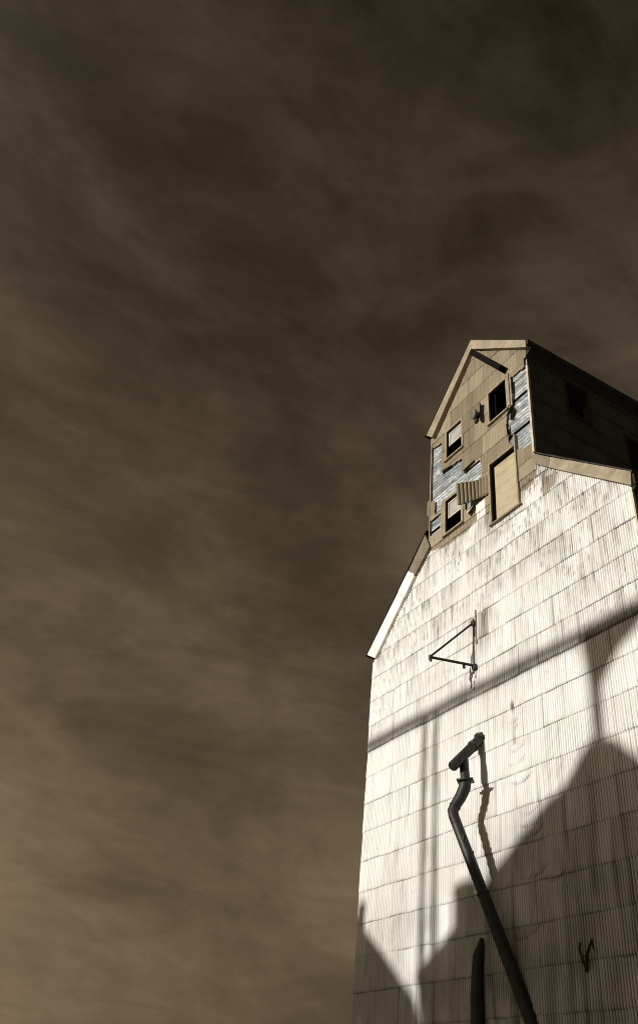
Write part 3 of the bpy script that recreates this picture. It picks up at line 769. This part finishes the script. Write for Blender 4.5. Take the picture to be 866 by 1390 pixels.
def skynoise(vec, scale, detail, rough, dist, loc=(0, 0, 0), rot=(0, 0, 0)):
    mp = N(nt, 'ShaderNodeMapping'); mp.inputs['Scale'].default_value = vec; mp.inputs['Location'].default_value = loc
    mp.inputs['Rotation'].default_value = [math.radians(a) for a in rot]
    nt.links.new(tc, mp.inputs[0])
    n = N(nt, 'ShaderNodeTexNoise'); n.inputs['Scale'].default_value = scale; n.inputs['Detail'].default_value = detail
    n.inputs['Roughness'].default_value = rough; n.inputs['Distortion'].default_value = dist
    nt.links.new(mp.outputs[0], n.inputs['Vector']); return n.outputs['Fac']
big = ramp(nt, skynoise((1, 1, 1.4), 2.4, 3, .5, .2, (1.2, .4, .3)), .34, .66)
def axisnoise(e1, e2, k, scale, detail, rough, dist, loc):
    """noise drawn out along the sky direction e1 (cirrus filaments)"""
    e1 = Vector(e1).normalized(); e2 = Vector(e2); e2 = (e2-e1*e2.dot(e1)).normalized(); e3 = e1.cross(e2)
    c_ = N(nt, 'ShaderNodeCombineXYZ')
    for i_, (e, m_) in enumerate(((e1, 1.), (e2, k), (e3, k))):
        d_ = N(nt, 'ShaderNodeVectorMath', operation='DOT_PRODUCT'); nt.links.new(tc, d_.inputs[0]); d_.inputs[1].default_value = e*m_
        nt.links.new(d_.outputs['Value'], c_.inputs[i_])
    a_ = N(nt, 'ShaderNodeVectorMath', operation='ADD'); nt.links.new(c_.outputs[0], a_.inputs[0]); a_.inputs[1].default_value = loc
    n = N(nt, 'ShaderNodeTexNoise'); n.inputs['Scale'].default_value = scale; n.inputs['Detail'].default_value = detail
    n.inputs['Roughness'].default_value = rough; n.inputs['Distortion'].default_value = dist
    nt.links.new(a_.outputs[0], n.inputs['Vector']); return n.outputs['Fac']
wisp = ramp(nt, axisnoise((-.08, 1, -.12), (-.8, .1, .5), 2.0, 3.1, 10, .62, .45, (.7, 1.9, .4)), .36, .72)
fine = ramp(nt, skynoise((1, 1, 3.6), 5.2, 11, .66, .7, (0, 2, 0), (-10, 6, 0)), .36, .74)
cl = math_(nt, 'ADD', math_(nt, 'ADD', math_(nt, 'MULTIPLY', big, .34), math_(nt, 'MULTIPLY', wisp, .42)), math_(nt, 'MULTIPLY', fine, .24))
cl = math_(nt, 'POWER', ramp(nt, cl, .13, .78), 1.35)
# brightness runs from the dark upper right to the paler, lower left
dirn = N(nt, 'ShaderNodeVectorMath', operation='DOT_PRODUCT'); nt.links.new(tc, dirn.inputs[0])
gv = Vector((-.95, .25, .10)).normalized()-Vector((-.20, .30, .93)).normalized(); gv.normalize(); dirn.inputs[1].default_value = gv
g_ = math_(nt, 'POWER', ramp(nt, dirn.outputs['Value'], -.75, .75), 1.3)
base = mixc(nt, g_, (.0070, .0051, .0037), (.096, .068, .039))
lit = mixc(nt, g_, (.040, .0315, .023), (.255, .182, .107))
skyc = mixc(nt, cl, base, lit)
nb_ = math_(nt, 'MULTIPLY', bw.outputs[0], 1.0)
SKYK = 10.
mul = N(nt, 'ShaderNodeVectorMath', operation='SCALE'); nt.links.new(skyc, mul.inputs[0])
rel = math_(nt, 'ADD', math_(nt, 'MULTIPLY', nb_, 0.10), .85)
sdot = N(nt, 'ShaderNodeVectorMath', operation='DOT_PRODUCT'); nt.links.new(tc, sdot.inputs[0]); sdot.inputs[1].default_value = -L
glow = math_(nt, 'POWER', math_(nt, 'MAXIMUM', sdot.outputs['Value'], 0.), 3.)       # veil of light added round the sun behind the camera, to lift the shade
nt.links.new(math_(nt, 'MULTIPLY', rel, SKYK), mul.inputs['Scale'])
gl = mixc(nt, glow, (0, 0, 0), (4.3, 3.75, 2.9))
nt.links.new(mixc(nt, 1., mul.outputs[0], gl, 'ADD'), bg.inputs['Color']); bg.inputs['Strength'].default_value = .1

# ------------------------------------------------------------------ camera
cd = bpy.data.cameras.new('camera'); cam = bpy.data.objects.new('camera', cd); COL.objects.link(cam)
Rm = ((0.50143849, -0.51018088, -0.69876671), (0.85976297, 0.38417456, 0.33647815), (0.09678368, -0.76949683, 0.63127454))
mw = Matrix(((Rm[0][0], -Rm[0][1], -Rm[0][2], 15.0948), (Rm[1][0], -Rm[1][1], -Rm[1][2], -12.6), (Rm[2][0], -Rm[2][1], -Rm[2][2], 1.6), (0, 0, 0, 1)))
cam.matrix_world = mw
cd.sensor_fit = 'VERTICAL'; cd.sensor_height = 36; cd.lens = 1119/1390*36; cd.shift_y = -45/1390
cd.clip_end = 10000; cd.clip_start = .1
S.camera = cam
S.view_settings.view_transform = 'Standard'; S.view_settings.look = 'None'; S.view_settings.gamma = 1; S.view_settings.exposure = 0
S.view_settings.use_curve_mapping = False
S.cycles.filter_width = 1.0
S.render.resolution_x = 637; S.render.resolution_y = 1024
